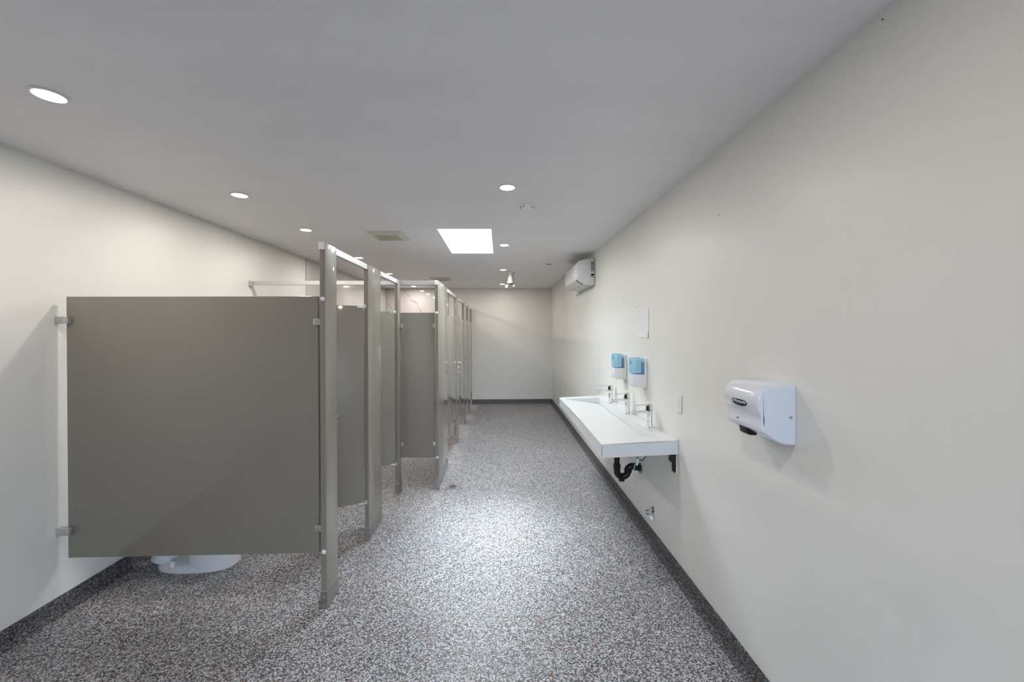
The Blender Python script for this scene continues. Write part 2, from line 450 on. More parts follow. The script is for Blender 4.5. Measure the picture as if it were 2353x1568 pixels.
# ================================================================== CEILING FITTINGS
t = thing('smoke_detector', 'round white smoke detector on the ceiling behind the nearest centre downlight', 'smoke detector', (.21, 2.987, ZC))
bm = BM(); lathe(bm, [(0, 0), (.062, 0), (.062, -.008), (.056, -.014), (.045, -.024), (.03, -.030), (0, -.031)], (.21, 2.987, ZC))
obj('body', bm, M_plast, t, True)
for k in (200, 235, 305, 340, 20, 160):
    a = radians(k); bm = BM(); bx(bm, -.007, .007, -.004, .004, -.003, .003, .001, 1)
    bmesh.ops.rotate(bm, verts=bm.verts, cent=(0, 0, 0), matrix=Matrix.Rotation(a + pi / 2, 3, 'Z'))
    bmesh.ops.translate(bm, verts=bm.verts, vec=(.21 + .0505 * cos(a), 2.987 + .0505 * sin(a), ZC - .018))
    obj('slot', bm, M_grey, t)

def vent(cx, cy, sx, sy, label):
    t = thing('ceiling_vent', label, 'vent', (cx, cy, ZC), 'exhaust vents in the ceiling')
    hx, hy = sx / 2, sy / 2; ix, iy = .112, .105
    bm = BM()
    ring = lambda a, b2, z: [bm.verts.new((cx + sx_ * a, cy + sy_ * b2, z)) for sx_, sy_ in ((-1, -1), (1, -1), (1, 1), (-1, 1))]
    r0, r1, r2, r3 = ring(hx, hy, ZC - .0005), ring(hx, hy, ZC - .006), ring(ix, iy, ZC - .022), ring(ix, iy, ZC - .004)
    for a, b2 in ((r0, r1), (r1, r2), (r2, r3), (r3, r0)):
        for k in range(4): bm.faces.new((a[k], a[(k + 1) % 4], b2[(k + 1) % 4], b2[k]))
    obj('frame', bm, M_vent, t)
    obj('backing', bx(BM(), cx - ix, cx + ix, cy - iy, cy + iy, ZC - .006, ZC - .004), M_ventg, t)
    nsl = 9
    for k in range(nsl):
        yy = cy - iy + (k + .5) * 2 * iy / nsl
        bm = BM(); bx(bm, cx - ix, cx + ix, yy - .0105, yy + .0105, ZC - .0205, ZC - .0185)
        obj('slat', bm, M_ventg, t)
    return t
vent(-1.085, 3.93, .33, .37, 'square ivory exhaust vent in the ceiling left of the skylight')
vent(-1.055, 7.12, .34, .42, 'small far exhaust vent above the long stall row, near the end wall')

t = thing('ceiling_plate', 'small thin grey plate on the ceiling left of the air conditioner', 'cover plate', (.682, 5.6, ZC))
obj('plate', bx(BM(), .65, .715, 5.565, 5.635, ZC - .010, ZC - .001, .002, 1), M_plast, t)
g_ = BM(); bx(g_, .648, .717, 5.560, 5.5645, ZC - .008, ZC - .0005); bx(g_, .7155, .719, 5.5645, 5.637, ZC - .011, ZC - .0005)
obj('gap', g_, M_grey, t, label='dark edge gap')

t = thing('emergency_light', 'twin-headed emergency lamp hanging from the ceiling near the end wall', 'emergency light', (.168, 6.335, ZC))
bm = BM(); lathe(bm, [(0, 0), (.072, 0), (.072, -.012), (.05, -.028), (.03, -.034), (0, -.034)], (.178, 6.335, ZC)); obj('canopy', bm, M_silver2, t, True)
bm = BM(); lathe(bm, [(.026, -.03), (.042, -.06), (.049, -.10), (.052, -.15), (.050, -.151), (.0, -.151)], (.170, 6.335, ZC)); obj('body', bm, M_clear, t, True)
bm = BM(); lathe(bm, [(0, -.148), (.053, -.148), (.056, -.152), (.056, -.178), (.05, -.184), (0, -.184)], (.168, 6.335, ZC)); obj('collar', bm, M_label, t, True, 'grey collar')
for s in (-1, 1):
    bm = BM(); tube(bm, [(.168 + s * .01, 6.335, ZC - .18), (.168 + s * .035, 6.325, ZC - .205)], .009, 12); obj('arm', bm, M_head, t, True)
    bm = BM(); lathe(bm, [(0, -.03), (.018, -.028), (.026, -.01), (.03, .012), (.03, .018), (0, .020)], (.168 + s * .052, 6.318, ZC - .224), (s * .55, -.8, -.35), 20)
    h = obj('lamp_head', bm, M_head, t, True)
    bm = BM(); lathe(bm, [(0, .0205), (.025, .0205), (.022, .025), (0, .027)], (.168 + s * .052, 6.318, ZC - .224), (s * .55, -.8, -.35), 20)
    obj('lamp_lens', bm, M_vent, h, True)

# ================================================================== TOILET PARTITIONS
TH = .032; HP = 2.083; RH = .041; SH = .098
def shoe(bm_x0, bm_x1, y0, y1, t, face):
    e = .0035
    bm = BM(); bx(bm, bm_x0 - e, bm_x1 + e, y0 - e, y1 + e, .0005, SH, .002, 1)
    s = obj('shoe', bm, M_steel, t, label='stainless steel shoe')
    bm = BM(); lathe(bm, [(0, 0), (.004, 0), (.003, .002), (0, .0025)], ((bm_x0 + bm_x1) / 2, y0 - e, .066), (0, -1, 0), 12)
    obj('screw', bm, M_zinc, s, True)

def pilaster(name_label, xf, y0, y1, caps=False):
    """xf = corridor-side face; the front skin rises to the top of the rail, the core stops below it"""
    t = thing('pilaster', name_label, 'partition post', ((xf - TH / 2), (y0 + y1) / 2, 0), 'stall pilasters')
    x0 = xf - TH
    bm = BM()
    prism(bm, [(x0, SH - .03), (xf, SH - .03), (xf, HP), (xf - .003, HP), (xf - .003, HP - RH), (x0, HP - RH)], 'y', y0, y1)
    es = [e for e in bm.edges if abs(e.verts[0].co.z - e.verts[1].co.z) > 1.5 and min(abs(e.verts[0].co.x - x0), abs(e.verts[0].co.x - xf)) < 1e-5]
    bmesh.ops.bevel(bm, geom=es, offset=.0035, segments=3, profile=.5, affect='EDGES')
    obj('post', bm, M_part, t, True)
    shoe(x0, xf, y0, y1, t, xf)
    if caps:
        for z in (1.761, .322):
            bm = BM(); lathe(bm, [(.0125, 0), (.0125, .003), (.009, .007), (0, .009)], ((x0 + xf) / 2 + .001, y0, z), (0, -1, 0), 20)
            obj('bolt_cap', bm, M_plast, t, True, 'round white bolt cap')
    return t
P1 = pilaster('nearest grey stall post, beside the large front panel', -.992, 2.279, 2.439, True)
P2 = pilaster('grey stall post between the first and second stall doors', -.992, 3.012, 3.333)
P3 = pilaster('narrow grey stall post against the cross panel', -.992, 3.886, 3.990)
XA = -.6145
PA = pilaster('wide pale grey post at the corner of the deeper stalls', XA, 3.968, 4.648, True)
PB = pilaster('first grey post beyond the wide corner post, left of the pull handle', XA, 5.60, 5.88)
PC = pilaster('grey post just beyond the door with the pull handle', XA, 6.762, 7.052)
PD = pilaster('grey post between the two farthest stall doors', XA, 7.602, 7.995)
PE = pilaster('last narrow grey stall post near the end wall', XA, 8.565, 8.676)

def keeper(t, x, y, z):
    bm = BM(); bx(bm, x - .006, x + .008, y + .001, y + .036, z - .022, z + .022, .004, 2); k = obj('keeper', bm, M_chrome, t, True, 'chrome latch keeper')
    bm = BM(); lathe(bm, [(0, 0), (.008, 0), (.007, .007), (0, .009)], (x + .008, y + .02, z), (1, 0, 0), 14); obj('bumper', bm, M_grey, k, True)
keeper(P1, -1.005, 2.439, 1.042); keeper(P2, -1.005, 3.333, 1.046)

# headrails
t = thing('headrail', 'satin aluminium headrail over the two near stalls, running towards the cross rail', 'headrail', (-1.0095, 3.14, HP - RH), 'stall headrails')
bm = BM(); bx(bm, -1.0245, -.9955, 2.275, 3.984, HP - RH + .0005, HP, .002, 1); obj('rail', bm, M_rail, t)
bm = BM(); bx(bm, -1.0265, -.9905, 2.270, 2.2745, HP - RH - .001, HP + .001, .002, 1); obj('end_cap', bm, M_plast, t)
t = thing('headrail', 'aluminium cross headrail from the left wall to the wide corner post', 'headrail', (-1.55, 4.0, HP - RH), 'stall headrails')
bm = BM(); bx(bm, XL + .012, XA - .0325, 3.985, 4.015, HP - RH + .0005, HP, .002, 1); obj('rail', bm, M_rail, t)
bm = BM(); bx(bm, XL + .0005, XL + .012, 3.975, 4.025, HP - RH - .012, HP + .006, .003, 2); br = obj('wall_bracket', bm, M_zinc, t)
bm = BM(); bx(bm, XL + .012, XL + .04, 3.975, 3.983, HP - RH - .012, HP - .01, .003, 2); obj('bracket_ear', bm, M_zinc, br)
t = thing('headrail', 'long aluminium headrail over the deeper stalls, ending at the end wall', 'headrail', (XA - .018, 6.3, HP - RH), 'stall headrails')
bm = BM(); bx(bm, XA - .032, XA - .0035, 3.966, YF - .016, HP - RH + .0005, HP, .002, 1); obj('rail', bm, M_rail, t)
bm = BM(); bx(bm, XA - .033, XA - .0025, 3.961, 3.9655, HP - RH - .002, HP + .001, .002, 1); obj('corner_cap', bm, M_plast, t)

# fixed panels
def bracket(t, x0, x1, y0, y1, z, screw=None):
    bm = BM(); bx(bm, x0, x1, y0, y1, z - .0195, z + .0195, .003, 2)
    o = obj('bracket', bm, M_zinc, t, True, 'small metal bracket')
    if screw is not None:
        bm = BM(); lathe(bm, [(0, 0), (.007, 0), (.006, .004), (0, .006)], (screw, y0, z), (0, -1, 0), 14); obj('screw', bm, M_chrome, o, True)
    return o
t = thing('partition_panel', 'large olive-grey front panel of the nearest stall, fixed to the left wall', 'partition panel', (-1.74, 2.29, .305), 'stall partition panels')
bm = BM(); bx(bm, -2.437, -1.041, 2.281, 2.306, .306, 1.778, .003, 2); rot_z(bm, (-2.437, 2.281, 1), radians(.6))
obj('sheet', bm, M_part, t, True)
for z in (1.645, .462):
    bracket(t, XL + .001, -2.405, 2.256, 2.280, z, -2.418)
for z in (1.632, .452):
    bracket(t, -1.066, -1.0255, 2.287, 2.2935, z, -1.053)
t = thing('partition_panel', 'dark grey cross panel ending at the wide corner post', 'partition panel', (-1.55, 4.01, .3), 'stall partition panels')
bm = BM(); bx(bm, -2.437, -.6575, 4.001, 4.026, .312, 1.765, .003, 2); obj('sheet', bm, M_part, t, True)
for z in (1.632, .452):
    bracket(t, -.676, -.6475, 3.992, 4.000, z, -.667)
    bracket(t, XL + .001, -2.405, 3.985, 4.000, z, -2.418)
    bm = BM(); bx(bm, -.9915, -.970, 3.978, 4.0005, z - .019, z + .019, .003, 2); obj('bracket', bm, M_zinc, t, True, 'small metal bracket')

# doors
def hinge(t, bmrot, x, y, z, up):
    bm = BM(); bx(bm, x - .055, x - .004, y - .0145, y + .0145, z - .012, z + .004, .002, 1)
    tube(bm, [(x, y, z - .014), (x, y, z + .016)], .009, 14)
    bmrot(bm); return obj('hinge', bm, M_zinc, t, True, 'metal pivot hinge')
def open_door(label, yh, ang, ln):
    t = thing('stall_door', label, 'stall door', (-1.008, yh - .004, .30), 'stall doors')
    rot = lambda bm: rot_z(bm, (-1.008, yh - .016, 1), ang)
    y0 = yh - .016
    bm = BM(); bx(bm, -1.020 - ln, -1.020, y0 - .0125, y0 + .0125, .300, 1.768, .003, 2); rot(bm); leaf = obj('leaf', bm, M_part, t, True)
    hinge(t, rot, -1.010, y0, 1.764, True); hinge(t, rot, -1.010, y0, .300, False)
    bm = BM(); lathe(bm, [(0, 0), (.018, 0), (.017, .008), (.006, .012), (.006, .022), (0, .023)], (-1.020 - ln + .05, y0 - .0125, 1.045), (0, -1, 0), 18); rot(bm)
    obj('latch', bm, M_chrome, t, True)
    return t
open_door('first stall door, swung open inwards behind the nearest post', 3.010, radians(23), .545)
open_door('second stall door, swung open between the second and third posts', 3.884, radians(24), .53)

def closed_door(label, y0, y1, latch=None, handle=False):
    xc = XA - TH / 2
    t = thing('stall_door', label, 'stall door', (xc, (y0 + y1) / 2, .30), 'stall doors')
    bm = BM(); bx(bm, xc - .0105, xc + .0150, y0 + .005, y1 - .005, .300, 1.768, .002, 2); obj('leaf', bm, M_part, t, True)
    for z in (1.764, .304):
        bm = BM(); bx(bm, xc - .0115, xc + .0158, y1 - .05, y1 - .004, z - .010, z + .006, .002, 1)
        tube(bm, [(xc, y1 - .006, z - .016), (xc, y1 - .006, z + .016)], .007, 12); obj('hinge', bm, M_zinc, t, True, 'metal pivot hinge')
    if latch:
        bm = BM(); lathe(bm, [(0, 0), (.017, 0), (.016, .006), (.010, .010), (0, .011)], (xc + .0150, y0 + latch, 1.047), (1, 0, 0), 20)
        obj('latch', bm, M_chrome, t, True, 'round metal latch plate')
    if handle:
        yy = y0 + .035; pts = []
        for k in range(13):
            a = pi * k / 12 - pi / 2
            pts.append((xc + .0160 + .052 * cos(a) ** .55 if abs(cos(a)) > 1e-6 else xc + .0160, yy, 1.043 + .078 * sin(a)))
        bm = BM(); tube(bm, pts, .0065, 12); obj('pull_handle', bm, M_chrome, t, True, 'curved chrome pull handle')
    return t
closed_door('closed stall door next to the wide corner post', 4.650, 5.598)
closed_door('closed stall door with a curved pull handle', 5.882, 6.760, .022, True)
closed_door('closed narrow stall door, second from the end wall, round latch', 7.054, 7.600, .10)
closed_door('closed stall door nearest the end wall, small round latch', 7.997, 8.563, .07)

# toilet
t = thing('toilet', 'white porcelain toilet whose foot shows below the large front panel', 'toilet', (-2.06, 2.742, 0))
cy = 2.742
bm = BM()
loft(bm, [(-2.055, cy, .001, .256, .238, .120, 2.6), (-2.055, cy, .012, .262, .242, .125, 2.6), (-2.055, cy, .030, .260, .240, .122, 2.6),
          (-2.055, cy, .042, .250, .232, .108, 2.6), (-2.055, cy, .047, .23, .22, .09, 2.6)])
obj('foot', bm, M_porc, t, True)
bm = BM()
loft(bm, [(-1.95, cy, .012, .155, .14, .122, 2.2), (-1.95, cy, .10, .165, .15, .118, 2.2), (-1.94, cy, .20, .178, .18, .120, 2.2), (-1.94, cy, .29, .22, .21, .150, 2.2),
          (-1.95, cy, .36, .255, .235, .178, 2.2), (-1.95, cy, .395, .262, .24, .182, 2.2)])
obj('bowl', bm, M_porc, t, True)
bm = BM()
tube(bm, [(-2.03, cy, .12), (-2.10, cy, .16), (-2.18, cy, .18), (-2.25, cy, .14), (-2.27, cy, .05)], [.075, .082, .085, .08, .085], 24); obj('trapway', bm, M_porc, t, True)
bm = BM()
loft(bm, [(-2.2, cy, .30, .09, .24, .10, 4), (-2.2, cy, .39, .10, .25, .14, 4)])
obj('shelf', bm, M_porc, t, True)
bm = BM(); loft(bm, [(-1.95, cy, .397, .268, .20, .185, 2.3), (-1.95, cy, .412, .27, .20, .187, 2.3), (-1.95, cy, .430, .262, .195, .18, 2.3)]); obj('seat', bm, M_plast, t, True)
tk = obj('tank', bx(BM(), -2.465, -2.27, cy - .22, cy + .22, .392, .76, .02, 3), M_porc, t, True)
obj('tank_lid', bx(BM(), -2.473, -2.258, cy - .23, cy + .23, .762, .792, .01, 2), M_porc, t, True)
bm = BM(); tube(bm, [(-2.268, cy - .15, .70), (-2.255, cy - .15, .70), (-2.25, cy - .08, .695)], .008, 12); obj('flush_lever', bm, M_chrome, t, True)
for s in (-1, 1):
    bm = BM(); lathe(bm, [(.017, -.004), (.018, .006), (.016, .022), (.010, .030), (0, .032)], (-2.155, cy + s * .098, .042), (0, 0, 1), 20); obj('bolt_cap', bm, M_plast, t, True)

# ================================================================== FLOOR DRAINS
def drain(x, y, label):
    t = thing('floor_drain', label, 'drain', (x, y, 0), 'floor drains')
    bm = BM(); lathe(bm, [(.036, .0008), (.046, .0008), (.046, .003), (.042, .0042), (.036, .003), (.036, .0008)], (x, y, 0)); obj('ring', bm, M_steel, t, True)
    bm = BM(); lathe(bm, [(0, .0006), (.0365, .0006), (.0365, .0014), (0, .0014)], (x, y, 0)); obj('sump', bm, M_dark, t)
    for k in range(-3, 4):
        h = math.sqrt(.036 ** 2 - (k * .010) ** 2)
        bm = BM(); bx(bm, x + k * .010 - .0022, x + k * .010 + .0022, y - h, y + h, .0014, .003); obj('grate_bar', bm, M_steel, t)
drain(-.486, 4.041, 'round metal floor drain beside the foot of the wide corner post')
drain(-.225, 7.105, 'tiny round floor drain in the middle of the far aisle')

# ================================================================== TROUGH BASIN
SXF, SY_0, SY_1, SZ0, SZ1 = .638, 2.50, 4.295, .789, .877
t = thing('trough_sink', 'long white solid-surface trough basin mounted on the right wall', 'sink', (.88, 3.34, SZ0))
bm = BM()
ix0, ix1, iy0, iy1, dep = .668, 1.043, 2.632, 4.18, .068
o = [(SXF, SY_0), (XR - .001, SY_0), (XR - .001, SY_1), (SXF, SY_1)]
i_ = [(ix0, iy0), (ix1, iy0), (ix1, iy1), (ix0, iy1)]
ot = [bm.verts.new((*p, SZ1)) for p in o]; ob = [bm.verts.new((*p, SZ0)) for p in o]
it = [bm.verts.new((*p, SZ1)) for p in i_]
ib = [it[0], bm.verts.new((ix1, iy0, SZ1 - dep)), bm.verts.new((ix1, iy1, SZ1 - dep)), it[3]]
for k in range(4):
    k2 = (k + 1) % 4
    bm.faces.new((ot[k], ot[k2], it[k2], it[k])); bm.faces.new((ob[k2], ob[k], ot[k], ot[k2]))
bm.faces.new(ob)
bm.faces.new((it[0], it[1], ib[1])); bm.faces.new((it[1], it[2], ib[2], ib[1])); bm.faces.new((it[2], it[3], ib[2]))
bm.faces.new((it[0], ib[1], ib[2], it[3]))
es = [e for e in bm.edges if all(v in ot or v in ob for v in e.verts)]
bmesh.ops.bevel(bm, geom=es, offset=.003, segments=3, affect='EDGES')
for v in bm.verts: v.co.z -= .020 * (XR - v.co.x) / .49      # the trough leans slightly towards its front edge
obj('basin', bm, M_solid, t)
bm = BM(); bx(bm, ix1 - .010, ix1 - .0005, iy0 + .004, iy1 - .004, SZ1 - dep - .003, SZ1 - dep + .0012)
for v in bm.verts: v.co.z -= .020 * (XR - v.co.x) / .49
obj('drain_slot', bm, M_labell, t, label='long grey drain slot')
bm = BM(); bx(bm, XR - .006, XR - .0005, SY_0, SY_1, SZ1 + .0003, SZ1 + .005, .001, 1); obj('caulk_bead', bm, M_plast, t)
# steel wall bracket below the near end of the basin
t = thing('sink_bracket', 'black steel bracket under the near end of the trough basin', 'bracket', (1.10, 2.53, .66))
bm = BM(); prism(bm, [(1.078, .786), (1.1195, .786), (1.1195, .676), (1.112, .662), (1.098, .678), (1.098, .728), (1.078, .742)], 'y', 2.524, 2.534); obj('plate', bm, M_blackm, t)
bm = BM(); bx(bm, 1.1205, XR - .0005, 2.517, 2.545, .660, .7865, .001, 1); obj('flange', bm, M_solid, t, label='white wall flange')

# drain trap
t = thing('drain_trap', 'black plastic drain trap under the trough basin', 'trap', (.95, 3.19, .37))
Y = 3.19
bm = BM(); tube(bm, [(.937, Y, .7795), (.937, Y, .46)], .0215, 24); obj('tailpiece', bm, M_black, t, True)
bm = BM(); pts = [(.937, Y, .49), (.937, Y, .455)]
for k in range(1, 13):
    a = pi + pi * k / 12; pts.append((.982 + .045 * cos(a), Y, .445 + .045 * sin(a)))
pts += [(1.027, Y, .455), (1.030, Y, .475)]
for k in range(1, 7):
    a = pi - (pi / 2) * k / 6; pts.append((1.058 + .028 * cos(a), Y, .455 + .028 * sin(a) + .0))
pts += [(1.085, Y, .481), (1.092, Y, .478)]
tube(bm, pts[:16], .0255, 24)
tube(bm, pts[13:], .0255, 24); ub = obj('u_bend', bm, M_black, t, True)
bm = BM(); tube(bm, [(.937, Y, .500), (.937, Y, .468)], .0285, 24); obj('collar', bm, M_black, t, True)
bm = BM(); tube(bm, [(1.027, Y, .462), (1.027, Y, .44)], .0305, 24); obj('collar', bm, M_black, t, True)
bm = BM(); tube(bm, [(.975, Y, .40), (.975, Y, .379)], .018, 20); tube(bm, [(.975, Y, .386), (.975, Y, .366)], .024, 20); obj('cleanout_plug', bm, M_black, t, True)
bm = BM(); tube(bm, [(1.075, Y, .478), (1.120, Y, .470)], .0265, 24); obj('coupling', bm, M_black, t, True)
bm = BM(); tube(bm, [(1.0665, Y, .480), (1.0735, Y, .479)], .0277, 24); obj('tape_mark', bm, M_greent, t, True, 'pale green ring')
bm = BM(); lathe(bm, [(.028, .003), (.034, .006), (.045, .001), (.045, -.001), (.028, -.001)], (XR - .004, Y, .466), (-1, 0, 0), 28); obj('wall_flange', bm, M_green, t, True, 'tarnished wall flange')

# supply hose loop and its tag
t = thing('supply_hose', 'dark looped hose hanging below the trough basin above the drain trap', 'hose', (1.10, 2.97, .72))
bm = BM()
pts = [(1.055 - .054 * cos(pi * k / 24), 2.965, .780 - .178 * sin(pi * k / 24) ** .8 if 0 < k < 24 else .780) for k in range(25)]
tube(bm, pts, .0042, 10); obj('hose', bm, M_hose, t, True)
bm = BM(); bx(bm, -.008, .008, -.0008, .0008, -.052, 0); bmesh.ops.rotate(bm, verts=bm.verts, cent=(0, 0, 0), matrix=Matrix.Rotation(radians(14), 3, 'Y'))
bmesh.ops.translate(bm, verts=bm.verts, vec=(1.030, 2.9595, .616)); obj('tag', bm, M_plast, t, label='white paper tag')

# stop valve low on the wall
t = thing('stop_valve', 'small tarnished stop valve with a white knob low on the right wall', 'valve', (1.09, 2.93, .2))
bm = BM(); lathe(bm, [(.010, .0005), (.024, .0005), (.021, .006), (.010, .009)], (XR, 2.925, .250), (-1, 0, 0), 24); obj('escutcheon', bm, M_green, t, True)
bm = BM(); tube(bm, [(XR - .004, 2.925, .250), (XR - .03, 2.925, .238)], .009, 14)
tube(bm, [(XR - .022, 2.925, .245), (XR - .022, 2.925, .205)], .0125, 16); obj('body', bm, M_chrome, t, True)
bm = BM(); lathe(bm, [(0, 0), (.018, 0), (.020, .006), (.018, .016), (0, .018)], (XR - .028, 2.937, .226), (-1, .3, 0), 16); obj('handle', bm, M_green, t, True)
bm = BM(); lathe(bm, [(0, 0), (.012, 0), (.014, .012), (.012, .026), (0, .028)], (XR - .019, 2.915, .205), (.1, -.8, -.8), 16); obj('knob', bm, M_plast, t, True, 'white plastic knob')

# faucets
def faucet(y, label):
    x = 1.079; z = SZ1 - .002
    t = thing('faucet', label, 'faucet', (x, y, z), 'faucets on the trough basin')
    bm = BM(); lathe(bm, [(0, .0005), (.0255, .0005), (.0255, .004), (.023, .007), (.0195, .010), (.0185, .03), (.0195, .09), (.0205, .118), (.0205, .126), (0, .126)], (x, y, z), (0, 0, 1), 32)
    obj('body', bm, M_chrome, t, True)
    bm = BM()
    # spout: flattened box tapering towards the tip, blended into the body from below
    secs = [(x - .004, .0175, .070, .125), (x - .014, .0175, .086, .125), (x - .024, .0175, .0985, .125), (x - .038, .0175, .1055, .1245), (x - .06, .0170, .1070, .1235), (x - .10, .0165, .1060, .1215), (x - .128, .0160, .1040, .119), (x - .139, .0150, .1040, .115)]
    rings = []
    for xx, hw, z0, z1 in secs:
        ring = []
        for k in range(16):
            a = 2 * pi * k / 16; ca, sa = cos(a), sin(a)
            ring.append(bm.verts.new((xx, y + hw * math.copysign(abs(ca) ** .6, ca), z + (z0 + z1) / 2 + (z1 - z0) / 2 * math.copysign(abs(sa) ** .6, sa))))
        rings.append(ring)
    for a, b2 in zip(rings, rings[1:]):
        for k in range(16): bm.faces.new((a[k], a[(k + 1) % 16], b2[(k + 1) % 16], b2[k]))
    bm.faces.new(rings[0]); bm.faces.new(list(reversed(rings[-1])))
    obj('spout', bm, M_chrome, t, True)
    bm = BM(); lathe(bm, [(0, 0), (.0105, 0), (.0105, .009), (0, .0095)], (x - .120, y, z + .106), (.15, 0, -1), 18); obj('aerator', bm, M_zinc, t, True)
    bm = BM(); lathe(bm, [(0, .1262), (.0185, .1262), (.0185, .1285), (0, .1285)], (x + .001, y, z), (0, 0, 1), 24)
    prism(bm, [(x - .012, z + .1285), (x - .026, z + .1285), (x - .021, z + .158), (x - .012, z + .158)], 'y', y - .012, y + .012, .001, 1); obj('cartridge', bm, M_black, t, True, 'dark block under the lever')
    bm = BM(); lathe(bm, [(0, .1288), (.0190, .1288), (.0195, .150), (.0190, .166), (.015, .170), (0, .171)], (x + .004, y, z), (0, 0, 1), 28)
    prism(bm, [(x - .006, z + .160), (x - .03, z + .162), (x - .100, z + .157), (x - .103, z + .160), (x - .100, z + .163), (x - .03, z + .1705), (x - .004, z + .1708)], 'y', y - .0095, y + .0095, .001, 1)
    obj('lever', bm, M_chrome, t, True)
    return t
f0 = faucet(2.856, 'chrome lever faucet nearest the camera on the trough basin')
dup(f0, (0, .508, 0), 'middle one of the three chrome lever faucets')
dup(f0, (0, 1.018, 0), 'farthest chrome lever faucet, at the far end of the trough basin')

# ================================================================== SOAP DISPENSERS
def dispenser(y0, z0, label):
    """y0: near side"""
    y1 = y0 + .112
    t = thing('soap_dispenser', label, 'soap dispenser', (XR, (y0 + y1) / 2, z0), 'soap dispensers on the right wall')
    X = lambda p: XR - p
    obj('back_plate', bx(BM(), X(.021), X(.0005), y0, y1, z0 + .002, z0 + .224, .006, 3), M_plast, t, True)
    bm = BM(); prism(bm, [(X(.0165), z0), (X(.084), z0), (X(.098), z0 + .006), (X(.106), z0 + .020), (X(.109), z0 + .045), (X(.110), z0 + .101), (X(.0165), z0 + .101)], 'y', y0 + .003, y1 - .003, .006, 3)
    cv = obj('cover', bm, M_plast, t, True)
    bm = BM(); lathe(bm, [(0, 0), (.0025, 0), (.002, .0008), (0, .001)], (X(.098), y0 + .0028, z0 + .055), (0, -1, 0), 10); obj('pin_hole', bm, M_grey, cv)
    bm = BM(); bx(bm, X(.018), X(.004), y0 - .002, y0, z0 + .15, z0 + .176, .001, 1); obj('clip', bm, M_plast, t)
    obj('window', bx(BM(), X(.110), X(.017), y0 + .003, y1 - .003, z0 + .102, z0 + .226, .013, 4), M_blue, t, True, 'clear blue window')
    obj('cartridge', bx(BM(), X(.084), X(.040), y0 + .014, y1 - .014, z0 + .108, z0 + .218, .006, 2), M_cart, t, True, 'pale soap cartridge')
    obj('soap', bx(BM(), X(.036), X(.022), y0 + .012, y1 - .012, z0 + .106, z0 + .178, .004, 2), M_gel, t, True, 'deep blue soap')
    obj('logo', bx(BM(), X(.1112), X(.1103), y0 + .042, y0 + .064, z0 + .181, z0 + .197, .0003, 1), M_purp, t, label='small purple print')
    for k in range(6):
        bm = BM(); zc = z0 + .170 - k * .0105
        bx(bm, X(.1110), X(.1103), y0 + .044, y0 + .062, zc, zc + .0022); bx(bm, X(.1110), X(.1103), y0 + .044, y0 + .0475, zc - .004, zc)
        obj('printed_mark', bm, M_white, t)
    return t
s0 = dispenser(3.032, 1.138, 'nearer soap dispenser with a blue window, above the middle faucet')
dup(s0, (0, .495, .004), 'farther soap dispenser with a blue window, above the farthest faucet')

# ================================================================== HAND DRYER
t = thing('hand_dryer', 'white gloss hand dryer with a black oval badge on the right wall', 'hand dryer', (XR, 1.61, 1.128))
prof = [(0, 1.366), (.06, 1.364), (.10, 1.359), (.122, 1.350), (.138, 1.336), (.147, 1.318), (.150, 1.297), (.148, 1.275), (.142, 1.257), (.1355, 1.243),
        (.1320, 1.230), (.133, 1.215), (.136, 1.200), (.134, 1.188), (.128, 1.180), (.10, 1.164), (.065, 1.142), (.045, 1.135), (.02, 1.131), (0, 1.130)]
DY0, DY1 = 1.500, 1.728
def smooth_outline(pts, k=5):
    out = []
    for i_s in range(len(pts) - 1):
        p0, p1, p2, p3 = [Vector(pts[max(0, min(len(pts) - 1, q))]) for q in (i_s - 1, i_s, i_s + 1, i_s + 2)]
        for q in range(k):
            u = q / k
            out.append(.5 * (2 * p1 + (p2 - p0) * u + (2 * p0 - 5 * p1 + 4 * p2 - p3) * u * u + (3 * p1 - p0 - 3 * p2 + p3) * u ** 3))
    out.append(Vector(pts[-1])); return out
so = smooth_outline(prof)
nrm = []
for k in range(len(so)):
    d_ = (so[min(k + 1, len(so) - 1)] - so[max(k - 1, 0)]).normalized(); nrm.append(Vector((-d_.y, d_.x)))
bm = BM(); RR = .011; rows = []
stat = [(DY0 + RR * (1 - sin(a)), RR * (1 - cos(a))) for a in [radians(q) for q in (90, 72, 54, 36, 18, 0)]] + [(DY1 - RR * (1 - sin(a)), RR * (1 - cos(a))) for a in [radians(q) for q in (0, 18, 36, 54, 72, 90)]]
for yy, ins in stat:
    row = []
    for p_, n_ in zip(so, nrm):
        q = p_ - n_ * ins
        row.append(bm.verts.new((XR - .0005 - max(0, q.x), yy, q.y)))
    rows.append(row)
for a_, b2 in zip(rows, rows[1:]):
    for k in range(len(so) - 1): bm.faces.new((a_[k], a_[k + 1], b2[k + 1], b2[k]))
bmesh.ops.triangulate(bm, faces=[bm.faces.new(rows[0]), bm.faces.new(rows[-1])])
body = obj('cover', bm, M_dryer, t, True)
